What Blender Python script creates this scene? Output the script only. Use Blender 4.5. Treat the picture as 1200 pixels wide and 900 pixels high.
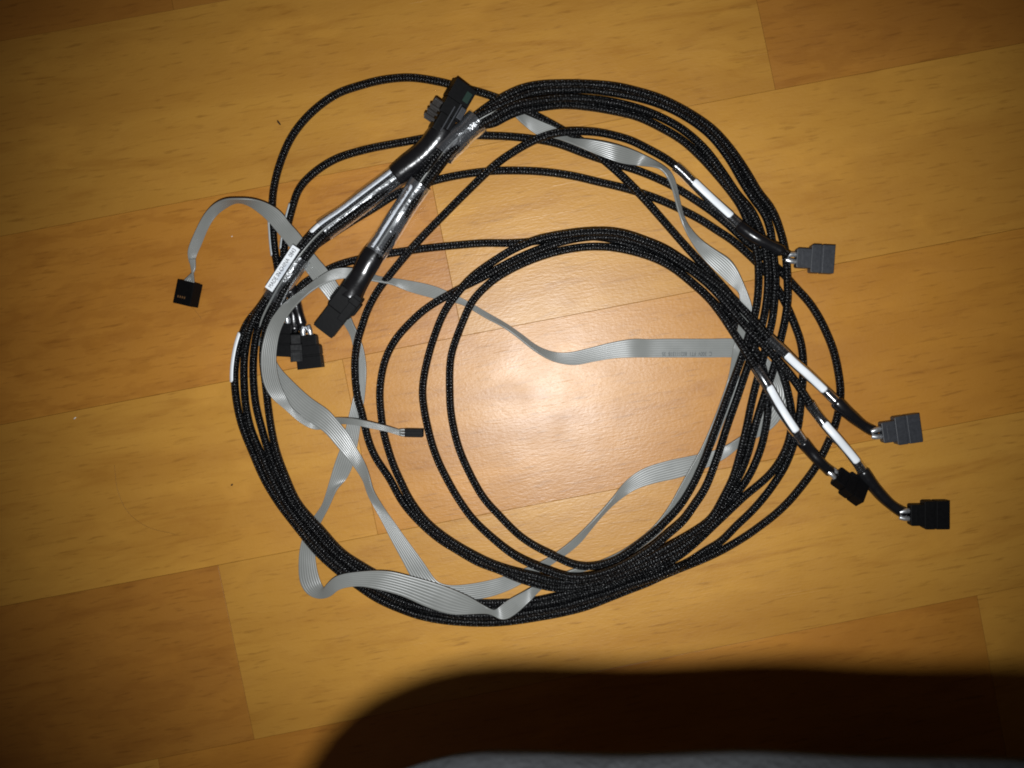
import bpy, bmesh, math, random
import numpy as np
from mathutils import Vector, Matrix
random.seed(7); rng = np.random.default_rng(7)
MM = 0.001
for o in list(bpy.data.objects): bpy.data.objects.remove(o)
S = bpy.context.scene
COL = S.collection

# ------------------------------------------------------------------ camera
H = 0.43                      # lens height above the floor
K = 0.00042                   # metres of floor per photo pixel
AIM = Vector((-50*K, -40*K, 0.0))
EYE = Vector((0, 0, H))
fwd = (AIM-EYE).normalized()
right = fwd.cross(Vector((0, 1, 0))).normalized()
upv = right.cross(fwd).normalized()
ROT = Matrix((right, upv, -fwd)).transposed()
DIST = (AIM-EYE).length
TAN = 600*K/DIST
cd = bpy.data.cameras.new('camera'); cam = bpy.data.objects.new('camera', cd); COL.objects.link(cam)
cam.matrix_world = Matrix.Translation(EYE) @ ROT.to_4x4()
cd.sensor_fit = 'HORIZONTAL'; cd.sensor_width = 4.54; cd.lens = 4.54/2/TAN
cd.clip_start = 0.005; cd.clip_end = 20
cd.dof.use_dof = True; cd.dof.focus_distance = DIST-0.004; cd.dof.aperture_fstop = 2.8
S.camera = cam

# ------------------------------------------------------------------ light
w = bpy.data.worlds.new('World'); S.world = w; w.use_nodes = True
bg = w.node_tree.nodes['Background']
bg.inputs[0].default_value = (1.0, 0.72, 0.55, 1); bg.inputs[1].default_value = 0.042
ld = bpy.data.lights.new('camera_flash', 'SPOT'); flash = bpy.data.objects.new('camera_flash', ld)
COL.objects.link(flash)
flash.location = (-0.006, -0.030, H)
flash.rotation_euler = (Vector((-0.012, -0.012, 0))-flash.location).to_track_quat('-Z', 'Y').to_euler()
ld.energy = 10.4; ld.color = (0.96, 0.985, 1.0); ld.shadow_soft_size = 0.0045
ld.spot_size = math.radians(84); ld.spot_blend = 1.0
S.view_settings.view_transform = 'Standard'; S.view_settings.look = 'None'
S.view_settings.exposure = 0; S.view_settings.gamma = 1; S.view_settings.use_curve_mapping = False
S.render.engine = 'CYCLES'; S.cycles.filter_width = 1.9

def P(px, py, z=0.0):
    "photo pixel -> the point of that line of sight at height z"
    d = ROT @ Vector(((px-600)/600*TAN, -(py-450)/600*TAN, -1))
    t = (z-H)/d.z
    return EYE + d*t
RN = np.array(ROT)
def Pn(px, py, z):
    v = np.stack([(px-600)/600*TAN, -(py-450)/600*TAN, -np.ones_like(px)], 1) @ RN.T
    t = (z-H)/v[:, 2]
    return np.array(EYE) + v*t[:, None]

# ------------------------------------------------------------------ materials
def mat(name):
    m = bpy.data.materials.new(name); m.use_nodes = True
    nt = m.node_tree
    return m, nt, nt.nodes['Principled BSDF']
def N(nt, t, **kw):
    n = nt.nodes.new(t)
    for k, v in kw.items(): setattr(n, k, v)
    return n
def link(nt, a, b): nt.links.new(a, b)
def math_(nt, op, a, b=None, c=None):
    n = N(nt, 'ShaderNodeMath', operation=op)
    for i, v in enumerate((a, b, c)):
        if v is None: continue
        if isinstance(v, (int, float)): n.inputs[i].default_value = v
        else: link(nt, v, n.inputs[i])
    return n.outputs[0]
def mixc(nt, fac, a, b, bt='MIX'):
    n = N(nt, 'ShaderNodeMix', data_type='RGBA', blend_type=bt)
    for i, v in ((0, fac), (6, a), (7, b)):
        if isinstance(v, (int, float)): n.inputs[i].default_value = v
        elif isinstance(v, tuple): n.inputs[i].default_value = (*v, 1)
        else: link(nt, v, n.inputs[i])
    return n.outputs[2]
def ramp(nt, fac, p0, p1, smooth=True):
    n = N(nt, 'ShaderNodeMapRange', interpolation_type='SMOOTHSTEP' if smooth else 'LINEAR')
    link(nt, fac, n.inputs[0]); n.inputs[1].default_value = p0; n.inputs[2].default_value = p1
    return n.outputs[0]
def noise(nt, vec, scale, detail=3, rough=.55, dist=0):
    n = N(nt, 'ShaderNodeTexNoise'); link(nt, vec, n.inputs['Vector'])
    n.inputs['Scale'].default_value = scale; n.inputs['Detail'].default_value = detail
    n.inputs['Roughness'].default_value = rough; n.inputs['Distortion'].default_value = dist
    return n.outputs[0]
def bump(nt, h, dist, strength=1.0, normal=None):
    n = N(nt, 'ShaderNodeBump'); n.inputs['Strength'].default_value = strength
    n.inputs['Distance'].default_value = dist; link(nt, h, n.inputs['Height'])
    if normal is not None: link(nt, normal, n.inputs['Normal'])
    return n.outputs[0]
def plain(name, col, rough=.5, spec=.5, metal=0.0, nscale=None, namt=.25, bdist=.00005):
    m, nt, b = mat(name)
    b.inputs['Base Color'].default_value = (*col, 1); b.inputs['Roughness'].default_value = rough
    b.inputs['Specular IOR Level'].default_value = spec; b.inputs['Metallic'].default_value = metal
    if nscale:
        tc = N(nt, 'ShaderNodeTexCoord'); n = noise(nt, tc.outputs['Object'], nscale, 3)
        link(nt, mixc(nt, n, tuple(c*(1-namt) for c in col), tuple(min(1, c*(1+namt)) for c in col)), b.inputs['Base Color'])
        r = math_(nt, 'MULTIPLY_ADD', n, .25, rough-.12); link(nt, r, b.inputs['Roughness'])
        link(nt, bump(nt, n, bdist, .8), b.inputs['Normal'])
    return m

def wood(name, ca, cb, seed, knot=None):
    "laminate board: ca main tone, cb darker grain tone"
    m, nt, b = mat(name)
    tc = N(nt, 'ShaderNodeTexCoord')
    mp = N(nt, 'ShaderNodeMapping'); link(nt, tc.outputs['Object'], mp.inputs[0])
    mp.inputs['Location'].default_value = (seed*1.37, seed*.61, 0)
    v = mp.outputs[0]
    def st(sx, sy):
        q = N(nt, 'ShaderNodeMapping', vector_type='TEXTURE'); link(nt, v, q.inputs[0])
        q.inputs['Scale'].default_value = (1/sx, 1/sy, 1)
        return q.outputs[0]
    big = noise(nt, st(5, 22), 1, 3, .5, .6)
    mid = noise(nt, st(14, 90), 1, 4, .6, .9)
    fine = noise(nt, st(70, 620), 1, 3, .6, .2)
    blot = noise(nt, st(22, 38), 1, 3, .6, .4)
    # cathedral figure: distorted bands along the board
    wv = N(nt, 'ShaderNodeTexWave', wave_type='RINGS' if knot else 'BANDS', bands_direction='Y') if not knot else N(nt, 'ShaderNodeTexWave', wave_type='RINGS', rings_direction='SPHERICAL')
    wm = N(nt, 'ShaderNodeMapping'); link(nt, tc.outputs['Object'], wm.inputs[0])
    if knot:
        wm.inputs['Location'].default_value = (-knot[0]*.35, -knot[1], 0)
        wm.inputs['Scale'].default_value = (.35, 1, 1)
    link(nt, wm.outputs[0], wv.inputs['Vector'])
    wv.inputs['Scale'].default_value = 22 if knot else 14
    wv.inputs['Distortion'].default_value = 5.0; wv.inputs['Detail'].default_value = 3
    wv.inputs['Detail Scale'].default_value = 6 if knot else 2.2; wv.inputs['Detail Roughness'].default_value = .55
    c = mixc(nt, ramp(nt, big, .32, .72), ca, tuple(.55*x+.45*y for x, y in zip(ca, cb)))
    c = mixc(nt, math_(nt, 'MULTIPLY', ramp(nt, mid, .50, .78), .60), c, cb)
    c = mixc(nt, math_(nt, 'MULTIPLY', ramp(nt, wv.outputs['Fac'], .55, 1.0), .26 if knot else .12), c, cb)
    c = mixc(nt, math_(nt, 'MULTIPLY', ramp(nt, blot, .5, .75), .35), c, tuple(min(1, x*1.22) for x in ca))
    c = mixc(nt, math_(nt, 'MULTIPLY', ramp(nt, fine, .54, .74), .50), c, tuple(x*.72 for x in cb))
    link(nt, c, b.inputs['Base Color'])
    b.inputs['Specular IOR Level'].default_value = .47
    b.inputs['Specular Tint'].default_value = (1, 1, .98, 1)
    # embossed, worn lacquer
    e1 = noise(nt, st(520, 760), 1, 2, .6)
    e2 = noise(nt, st(240, 1500), 1, 2, .6)
    e3 = noise(nt, st(60, 60), 1, 3, .5)
    hgt = math_(nt, 'ADD', math_(nt, 'MULTIPLY', e1, .6), math_(nt, 'MULTIPLY', e2, .5))
    nb = bump(nt, hgt, .00022, .5)
    nb = bump(nt, fine, .0001, .35, nb)
    # a few long soft scratches that catch the light
    scr = noise(nt, st(9, 260), 1, 2, .5, 1.4)
    nb = bump(nt, ramp(nt, scr, .70, .76), .00012, .35, nb)
    link(nt, nb, b.inputs['Normal'])
    link(nt, math_(nt, 'MULTIPLY_ADD', e3, .14, .315), b.inputs['Roughness'])
    return m

def braid_mat():
    m, nt, b = mat('black_braid')
    uv = N(nt, 'ShaderNodeUVMap'); uv.uv_map = 'UVMap'
    sp = N(nt, 'ShaderNodeSeparateXYZ'); link(nt, uv.outputs[0], sp.inputs[0])
    u, v = sp.outputs[0], sp.outputs[1]
    jit = noise(nt, uv.outputs[0], 60, 2)
    vv = math_(nt, 'MULTIPLY_ADD', jit, .0006, v)
    A = math_(nt, 'SINE', math_(nt, 'MULTIPLY_ADD', u, 2*math.pi*4, math_(nt, 'MULTIPLY', vv, 2*math.pi/.0028)))
    B = math_(nt, 'SINE', math_(nt, 'SUBTRACT', math_(nt, 'MULTIPLY', u, 2*math.pi*4), math_(nt, 'MULTIPLY', vv, 2*math.pi/.0028)))
    h = math_(nt, 'MULTIPLY_ADD', A, .30, math_(nt, 'MULTIPLY', A, B))
    fib = math_(nt, 'SINE', math_(nt, 'MULTIPLY_ADD', u, 2*math.pi*22, math_(nt, 'MULTIPLY', vv, 2*math.pi/.0011)))
    hh = math_(nt, 'MULTIPLY_ADD', fib, .10, h)
    link(nt, bump(nt, hh, .00028, 1.0), b.inputs['Normal'])
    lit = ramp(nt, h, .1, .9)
    rnd = N(nt, 'ShaderNodeTexWhiteNoise', noise_dimensions='2D')
    cell = N(nt, 'ShaderNodeCombineXYZ')
    link(nt, math_(nt, 'FLOOR', math_(nt, 'MULTIPLY', u, 16)), cell.inputs[0])
    link(nt, math_(nt, 'FLOOR', math_(nt, 'DIVIDE', vv, .0014)), cell.inputs[1])
    link(nt, cell.outputs[0], rnd.inputs[0])
    link(nt, mixc(nt, lit, (.0022, .0022, .0025), (.010, .011, .0125)), b.inputs['Base Color'])  # strand highlights painted in: raised threads lighter, gaps darker
    link(nt, math_(nt, 'MULTIPLY_ADD', rnd.outputs[0], .24, .19), b.inputs['Roughness'])
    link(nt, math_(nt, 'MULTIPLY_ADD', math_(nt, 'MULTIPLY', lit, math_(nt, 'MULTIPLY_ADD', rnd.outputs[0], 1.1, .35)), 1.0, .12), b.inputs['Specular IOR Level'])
    return m

def clear_mat(name, crinkle=.0004, tint=(.92, .93, .95), haze=.05, shine=1.2):
    m, nt, b = mat(name)
    nt.nodes.remove(b)
    out = nt.nodes['Material Output']
    tr = N(nt, 'ShaderNodeBsdfTransparent'); tr.inputs[0].default_value = (*tint, 1)
    gl = N(nt, 'ShaderNodeBsdfGlossy'); gl.inputs['Roughness'].default_value = .22
    gl.inputs['Color'].default_value = (.95, .97, 1, 1)
    tc = N(nt, 'ShaderNodeTexCoord')
    n1 = noise(nt, tc.outputs['Object'], 130, 4, .55, 1.0)
    nb = bump(nt, n1, crinkle, .8); link(nt, nb, gl.inputs['Normal'])
    fr = N(nt, 'ShaderNodeFresnel'); fr.inputs[0].default_value = 1.55; link(nt, nb, fr.inputs['Normal'])
    mx = N(nt, 'ShaderNodeMixShader')
    link(nt, math_(nt, 'MULTIPLY_ADD', fr.outputs[0], shine, shine*.035), mx.inputs[0])
    link(nt, tr.outputs[0], mx.inputs[1]); link(nt, gl.outputs[0], mx.inputs[2])
    df = N(nt, 'ShaderNodeBsdfDiffuse'); df.inputs[0].default_value = (.62, .66, .72, 1)
    m2 = N(nt, 'ShaderNodeMixShader'); m2.inputs[0].default_value = haze
    link(nt, mx.outputs[0], m2.inputs[1]); link(nt, df.outputs[0], m2.inputs[2]); link(nt, m2.outputs[0], out.inputs[0])
    return m

def ribbon_mat():
    m, nt, b = mat('grey_vinyl')
    tc = N(nt, 'ShaderNodeTexCoord')
    n = noise(nt, tc.outputs['Object'], 90, 3)
    link(nt, mixc(nt, n, (.160, .166, .157), (.205, .209, .198)), b.inputs['Base Color'])
    link(nt, math_(nt, 'MULTIPLY_ADD', n, .2, .20), b.inputs['Roughness'])
    b.inputs['Specular IOR Level'].default_value = .5
    return m

def fabric_mat():
    m, nt, b = mat('blue_grey_fabric')
    tc = N(nt, 'ShaderNodeTexCoord')
    n = noise(nt, tc.outputs['Object'], 25, 4); f = noise(nt, tc.outputs['Object'], 900, 2)
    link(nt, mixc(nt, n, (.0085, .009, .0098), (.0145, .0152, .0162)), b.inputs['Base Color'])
    b.inputs['Roughness'].default_value = .95; b.inputs['Specular IOR Level'].default_value = .1
    link(nt, bump(nt, f, .0006, .7, bump(nt, n, .006, .5)), b.inputs['Normal'])
    return m

M = dict(
    braid=braid_mat(), ribbon=ribbon_mat(), fabric=fabric_mat(),
    clear=clear_mat('clear_shrink', .0008), dull=clear_mat('clear_shrink_dull', .0007, haze=.02, shine=.5), crinkle=clear_mat('crinkled_clear_film', .0011, (.8, .82, .85), .045), clear2=clear_mat('clear_lead_sleeve', .0002, haze=.01),
    plastic=plain('black_plastic', (.0032, .0032, .0035), .5, .08, 0, 700, .3, .00004),
    sheen_black=plain('sheen_toned_black_plastic', (.022, .024, .029), .45, .4, 0, 700, .3, .00005),  # same black plastic, lighter base paints in the sheen of glossy plugs
    shrink=plain('black_heat_shrink', (.006, .006, .007), .24, .55, 0, 180, .3, .00025),
    white=plain('white_label', (.76, .79, .82), .42, .5, 0, 300, .05),
    greylabel=plain('silvery_label', (.42, .45, .46), .3, .6, 0, 300, .1),
    ink=plain('black_ink', (.02, .02, .025), .6, .3), ghost_ink=plain('faded_ink', (.055, .06, .062), .6, .3),
    foil=plain('foil_wire', (.62, .64, .66), .35, .5, .85, 900, .2, .0001),
    steel=plain('reflection_brown_latch', (.010, .007, .005), .4, .4, 0, 500, .2),  # brown reflection of the metal latch painted in as a non-metal base
    gold=plain('gold_contact', (.75, .42, .18), .3, .5, .9),
    board=plain('green_circuit_board', (.004, .020, .013), .35, .5),
    sub=plain('dark_joint', (.10, .045, .012), .8, .2, 0, 60, .2),
    crumb=plain('pale_crumb', (.7, .66, .58), .7, .3), dark=plain('dark_crumb', (.02, .012, .01), .8, .2),
    hair=plain('dark_hair', (.10, .05, .02), .45, .4), cord=plain('pale_thread', (.22, .24, .27), .7, .3),
)

# ------------------------------------------------------------------ object helpers
def obj(name, bm, m, parent=None, smooth=True, loc=None):
    me = bpy.data.meshes.new(name)
    if isinstance(bm, tuple):
        v, f, uv = bm
        me.from_pydata([tuple(p) for p in v], [], f)
        if uv is not None:
            l = me.uv_layers.new(name='UVMap'); l.data.foreach_set('uv', np.asarray(uv, dtype=np.float32).ravel())
    else:
        bm.normal_update(); bm.to_mesh(me); bm.free()
    if smooth:
        me.polygons.foreach_set('use_smooth', [True]*len(me.polygons))
    me.materials.append(m); me.update()
    o = bpy.data.objects.new(name, me); COL.objects.link(o)
    if parent is not None:
        o.parent = parent
        q = parent
        inv = Matrix.Identity(4)
        while q is not None:
            inv = q.matrix_basis @ inv; q = q.parent
        o.matrix_basis = inv.inverted()          # geometry is given in world space
    if loc is not None:
        me.transform(Matrix.Translation(-Vector(loc))); o.matrix_basis = o.matrix_basis @ Matrix.Translation(Vector(loc))
    return o
def tag(o, label=None, cat=None, group=None, kind=None):
    if label: o['label'] = label
    if cat: o['category'] = cat
    if group: o['group'] = group
    if kind: o['kind'] = kind
    return o
def empty(name, loc):
    e = bpy.data.objects.new(name, None); COL.objects.link(e); e.location = loc; e.empty_display_size = .01
    return e

def catmull(pts, step):
    p = np.asarray(pts, float)
    P0 = np.vstack([2*p[0]-p[1], p, 2*p[-1]-p[-2]])
    out = []
    for i in range(1, len(P0)-2):
        a, b, c, d = P0[i-1], P0[i], P0[i+1], P0[i+2]
        t0 = 0; t1 = t0+max(np.linalg.norm(b-a), 1e-6)**.5; t2 = t1+max(np.linalg.norm(c-b), 1e-6)**.5; t3 = t2+max(np.linalg.norm(d-c), 1e-6)**.5
        n = max(2, int(np.linalg.norm(c-b)/step))
        t = np.linspace(t1, t2, n, endpoint=False)[:, None]
        A1 = (t1-t)/(t1-t0)*a+(t-t0)/(t1-t0)*b; A2 = (t2-t)/(t2-t1)*b+(t-t1)/(t2-t1)*c; A3 = (t3-t)/(t3-t2)*c+(t-t2)/(t3-t2)*d
        B1 = (t2-t)/(t2-t0)*A1+(t-t0)/(t2-t0)*A2; B2 = (t3-t)/(t3-t1)*A2+(t-t1)/(t3-t1)*A3
        out.append((t2-t)/(t2-t1)*B1+(t-t1)/(t2-t1)*B2)
    out.append(p[-1:]); return np.vstack(out)
def resample(p, step):
    d = np.r_[0, np.cumsum(np.linalg.norm(np.diff(p, axis=0), axis=1))]
    n = max(3, int(d[-1]/step)+1); s = np.linspace(0, d[-1], n)
    return np.stack([np.interp(s, d, p[:, k]) for k in range(p.shape[1])], 1)
def gsmooth(a, sig):
    if sig <= 0: return a
    n = int(3*sig); k = np.exp(-.5*(np.arange(-n, n+1)/sig)**2); k /= k.sum()
    a = np.asarray(a, float); one = a.ndim == 1
    if one: a = a[:, None]
    pad = np.vstack([2*a[0]-a[n:0:-1] if len(a) > n else np.repeat(a[:1], n, 0), a, 2*a[-1]-a[-2:-n-2:-1] if len(a) > n else np.repeat(a[-1:], n, 0)])
    o = np.stack([np.convolve(pad[:, j], k, 'valid') for j in range(a.shape[1])], 1)
    return o[:, 0] if one else o

def tube(path, rad, seg=14, cap=True, squash=None):
    "sweep a round section along world points; uv = (around, metres along)"
    p = np.asarray(path, float); n = len(p)
    t = np.gradient(p, axis=0); t /= np.linalg.norm(t, axis=1)[:, None]+1e-12
    up = np.array([0, 0, 1.0]); s = np.cross(t, up); s /= np.linalg.norm(s, axis=1)[:, None]+1e-9
    q = np.cross(s, t)
    r = np.full(n, rad) if np.isscalar(rad) else np.asarray(rad)
    a = np.linspace(0, 2*np.pi, seg, endpoint=False)
    sq = (1, 1) if squash is None else squash
    V = (p[:, None]+r[:, None, None]*(sq[0]*np.cos(a)[None, :, None]*s[:, None]+sq[1]*np.sin(a)[None, :, None]*q[:, None])).reshape(-1, 3)
    L = np.r_[0, np.cumsum(np.linalg.norm(np.diff(p, axis=0), axis=1))]
    F = []; UV = []
    for i in range(n-1):
        for j in range(seg):
            k = (j+1) % seg
            F.append((i*seg+j, i*seg+k, (i+1)*seg+k, (i+1)*seg+j))
            u0, u1 = j/seg, (j+1)/seg
            UV += [(u0, L[i]), (u1, L[i]), (u1, L[i+1]), (u0, L[i+1])]
    if cap:
        F.append(tuple(range(seg-1, -1, -1))); UV += [(0, 0)]*seg
        F.append(tuple((n-1)*seg+j for j in range(seg))); UV += [(0, L[-1])]*seg
    return V, F, UV

# ------------------------------------------------------------------ the floor
LINES = [((0, -172), (1200, -392)), ((0, 48), (1200, -168)), ((0, 277), (1200, 50)), ((0, 498), (1200, 267)), ((0, 711), (1200, 482)),
         ((0, 926), (1200, 687)), ((0, 1140), (1200, 902)), ((0, 1350), (1200, 1115))]
def lw(i):
    (a, b), (c, d) = LINES[i]; return P(a, b), P(c, d)
def isect(p, q, r, s):
    d1 = q-p; d2 = s-r; den = d1.x*d2.y-d1.y*d2.x
    t = ((r.x-p.x)*d2.y-(r.y-p.y)*d2.x)/den
    return p+d1*t
# end joints of each row, as photo lines from the upper to the lower edge of the row
ENDS = {0: [((150, -190), (190, -20)), ((900, -330), (930, -140))], 1: [((862, -118), (908, 101))], 2: [((500, 185), (541, 390))],
        3: [((401, 421), (443, 628))], 4: [((256, 665), (298, 867))], 5: [((185, 889), (222, 1090)), ((1145, 698), (1180, 890))], 6: [((520, 1040), (560, 1245))]}
ENDS[0] = [((166, -185), (203, 10)), ((760, -300), (800, -100))]
Y1, Y2 = (.45, .220, .033), (.30, .120, .014)       # yellow boards
O1, O2 = (.42, .178, .024), (.26, .090, .009)       # orange boards
B1, B2 = (.35, .147, .021), (.23, .082, .010)       # browner boards
floor_bm = bmesh.new()
c = [P(-420, -420), P(1620, -420), P(1620, 1320), P(-420, 1320)]
top = [floor_bm.verts.new((q.x, q.y, -.0022)) for q in c]; bot = [floor_bm.verts.new((q.x, q.y, -.012)) for q in c]
floor_bm.faces.new(top[::-1]); floor_bm.faces.new(bot)
for i in range(4): floor_bm.faces.new((top[i], top[(i+1) % 4], bot[(i+1) % 4], bot[i]))
bmesh.ops.recalc_face_normals(floor_bm, faces=floor_bm.faces)
floor = tag(obj('floor', floor_bm, M['sub'], smooth=False), kind='structure')
TONE = {(0, 0): (B1, B2), (0, 1): (B1, B2), (0, 2): (Y1, Y2), (1, 0): (Y1, Y2), (1, 1): (B1, B2), (2, 0): (O1, O2), (2, 1): (Y1, Y2), (3, 0): (Y1, Y2), (3, 1): ((.43, .188, .024), (.28, .103, .011)),
        (4, 0): (B1, B2), (4, 1): (Y1, Y2), (5, 0): (Y1, Y2), (5, 1): (O1, O2), (5, 2): (Y1, Y2), (6, 0): (B1, B2), (6, 1): (Y1, Y2)}
KNOT = {(2, 0): (120, 385), (4, 0): (170, 820), (1, 1): (990, 50)}
GAP = .00005
seed = 0
for row in range(7):
    a0, a1 = lw(row); b0, b1 = lw(row+1)
    ax = (a1-a0).normalized()
    cuts = [(P(-380, 300), P(-340, 900))]+[(P(*e[0]), P(*e[1])) for e in ENDS[row]]+[(P(1560, 0), P(1600, 900))]
    for k in range(len(cuts)-1):
        (l0, l1), (r0, r1) = cuts[k], cuts[k+1]
        q = [isect(a0, a1, l0, l1), isect(a0, a1, r0, r1), isect(b0, b1, r0, r1), isect(b0, b1, l0, l1)]
        cen = sum(q, Vector())/4
        yx = Vector((-ax.y, ax.x, 0))
        q = [q[0]+ax*GAP-yx*GAP, q[1]-ax*GAP-yx*GAP, q[2]-ax*GAP+yx*GAP, q[3]+ax*GAP+yx*GAP]
        R2 = Matrix.Rotation(math.atan2(ax.y, ax.x), 4, 'Z')
        MW = Matrix.Translation(cen) @ R2
        bm = bmesh.new()
        t = [bm.verts.new(MW.inverted() @ v) for v in q]; bt = [bm.verts.new(MW.inverted() @ Vector((v.x, v.y, -.002))) for v in q]
        bm.faces.new(t); bm.faces.new(bt[::-1])
        for i in range(4): bm.faces.new((t[i], bt[i], bt[(i+1) % 4], t[(i+1) % 4]))
        bmesh.ops.recalc_face_normals(bm, faces=bm.faces)
        bmesh.ops.bevel(bm, geom=[e for e in bm.edges if all(v.co.z > -.001 for v in e.verts)], offset=.00012, segments=2, affect='EDGES', profile=.5)
        seed += 1
        ca, cb = TONE[(row, k)]
        f = 1+.05*math.sin(seed*2.7)
        kn = KNOT.get((row, k))
        if kn: kn = MW.inverted() @ P(*kn); kn = (kn.x, kn.y)
        me_m = wood('laminate_board', tuple(x*f for x in ca), tuple(x*f for x in cb), seed, kn)
        me = bpy.data.meshes.new('plank'); bm.to_mesh(me); bm.free(); me.materials.append(me_m)
        o = bpy.data.objects.new('plank', me); COL.objects.link(o); o.parent = floor; o.matrix_basis = MW

# ------------------------------------------------------------------ cable paths, traced in photo pixels
CA = [(497, 180), (468, 204), (431, 232), (405, 252), (378, 271), (358, 293), (340, 318), (326, 340)]
CB = [(438, 299), (447, 286), (470, 250), (493, 215), (507, 196), (520, 179), (540, 160), (560, 142)]
def offs(C, n, k): return [(x+n[0]*k, y+n[1]*k) for x, y in C]
nA = (.66, .75); nB = (.78, .62)
A1 = offs(CA, nA, -7)+[(303, 362), (290, 378), (281, 400), (276, 425), (275, 447), (278, 475), (284, 500), (296, 530), (310, 562), (327, 590), (350, 620), (373, 648), (395, 668), (416, 684), (441, 701), (467, 713), (493, 722), (519, 727), (540, 729), (573, 730), (600, 728), (633, 723), (660, 718), (687, 711), (713, 701), (733, 693), (759, 683), (776, 675), (800, 665), (820, 657), (840, 648), (860, 637), (876, 627), (890, 617), (907, 604), (924, 588), (940, 569), (956, 547), (968, 524), (977, 503), (983, 480), (985, 460), (983, 440), (977, 412), (968, 389), (959, 371), (947, 353), (935, 340), (915, 318), (898, 303), (882, 289), (867, 276), (853, 263), (833, 247), (820, 238), (790, 219), (765, 207), (747, 200), (725, 193), (702, 186), (685, 180), (652, 168), (625, 163), (595, 160), (567, 159), (540, 158), (505, 161), (477, 166), (430, 175), (392, 187), (365, 205), (350, 222), (343, 242), (337, 265), (333, 290), (333, 312), (337, 330), (344, 348), (350, 368), (356, 391)]
A2 = offs(CA, nA, -5.5)+[(306, 359), (295, 378), (289, 400), (286, 425), (286, 447), (288, 475), (294, 503), (305, 530), (318, 560), (334, 590), (357, 620), (381, 648), (403, 667), (424, 682), (447, 694), (470, 705), (495, 713), (520, 719), (545, 722), (573, 722), (600, 721), (627, 717), (650, 713), (667, 709), (690, 702), (713, 695), (737, 686), (760, 679), (780, 671), (803, 661), (827, 645), (844, 635), (864, 615), (880, 600), (895, 583), (907, 567), (921, 544), (931, 517), (936, 495), (939, 465), (941, 440), (941, 420), (938, 400), (931, 380), (924, 363), (913, 342), (898, 320), (880, 301), (857, 281), (840, 270), (820, 257), (775, 235), (737, 222), (700, 213), (670, 206), (632, 201), (595, 200), (570, 201), (540, 205), (512, 211), (488, 219), (464, 228), (440, 243), (415, 258), (390, 274), (365, 292), (350, 312), (340, 330)]
A3 = offs(CA, nA, 6)+[(317, 354), (306, 375), (300, 395), (297, 420), (297, 447), (300, 475), (307, 503), (315, 530), (327, 560), (342, 590), (366, 620), (391, 648), (413, 665), (432, 678), (455, 689), (475, 697), (498, 704), (522, 710), (545, 714), (573, 714), (600, 713), (627, 710), (650, 706), (667, 702), (690, 695), (713, 688), (740, 678), (773, 664), (795, 652), (816, 635), (837, 615), (856, 597), (873, 581), (889, 568), (903, 555), (916, 537), (925, 515), (928, 490), (922, 455), (912, 425), (895, 395), (875, 370), (855, 345), (840, 328), (825, 312), (802, 287), (775, 256), (750, 228), (725, 203), (702, 183), (685, 168), (655, 150), (627, 135), (605, 124), (580, 114), (565, 109), (535, 101), (515, 96), (480, 91), (447, 94), (420, 101), (395, 110), (365, 132), (342, 160), (327, 195), (320, 226), (319, 250), (320, 273), (322, 295), (325, 311), (328, 335), (330, 360), (333, 377)]
A4 = offs(CA, nA, 5)+[(325, 354), (316, 374), (310, 395), (308, 420), (311, 447), (314, 475), (318, 503), (324, 530), (335, 560), (349, 590), (375, 620), (401, 648), (424, 663), (442, 673), (462, 682), (482, 690), (502, 696), (524, 702), (547, 706), (573, 707), (600, 706), (627, 704), (650, 699), (667, 695), (690, 689), (713, 682), (740, 673), (767, 665), (787, 653), (811, 637), (829, 619), (843, 602), (857, 585), (869, 571), (877, 559), (885, 543), (892, 524), (896, 508), (900, 480), (898, 450), (890, 420), (870, 390), (840, 358), (800, 322), (760, 295), (720, 281), (690, 277), (650, 280), (615, 284), (597, 285), (567, 285), (540, 287), (500, 291), (470, 295), (440, 300), (412, 306), (395, 311), (375, 321), (354, 334), (344, 350), (344, 372), (346, 392)]
B1p = offs(CB, nB, -7)+[(573, 124), (593, 112), (613, 103), (633, 99), (653, 98), (680, 98), (720, 101), (747, 107), (773, 115), (800, 128), (827, 145), (840, 156), (858, 177), (875, 202), (890, 227), (900, 239), (908, 253), (915, 273), (920, 293), (922, 313), (923, 335), (923, 353), (919, 380), (915, 397), (910, 420), (904, 440), (896, 463), (889, 485), (884, 502), (876, 533), (867, 556), (856, 575), (841, 599), (822, 622), (808, 636), (787, 649), (760, 661), (733, 673), (700, 684), (670, 689), (650, 689), (627, 684), (605, 677), (587, 669), (560, 659), (536, 645), (515, 632), (493, 613), (472, 589), (456, 560), (440, 536), (432, 517), (427, 497), (423, 480), (419, 467), (416, 440)]
B1q = [(416, 420), (419, 400), (425, 380), (430, 365), (442, 342), (465, 312), (490, 283), (520, 252), (550, 222), (582, 192), (607, 175), (632, 162), (652, 156), (675, 154), (700, 155), (720, 159), (740, 165), (760, 175), (780, 186), (797, 199), (812, 214), (832, 233), (855, 254), (873, 270), (890, 281), (912, 292), (924, 299)]
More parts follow.
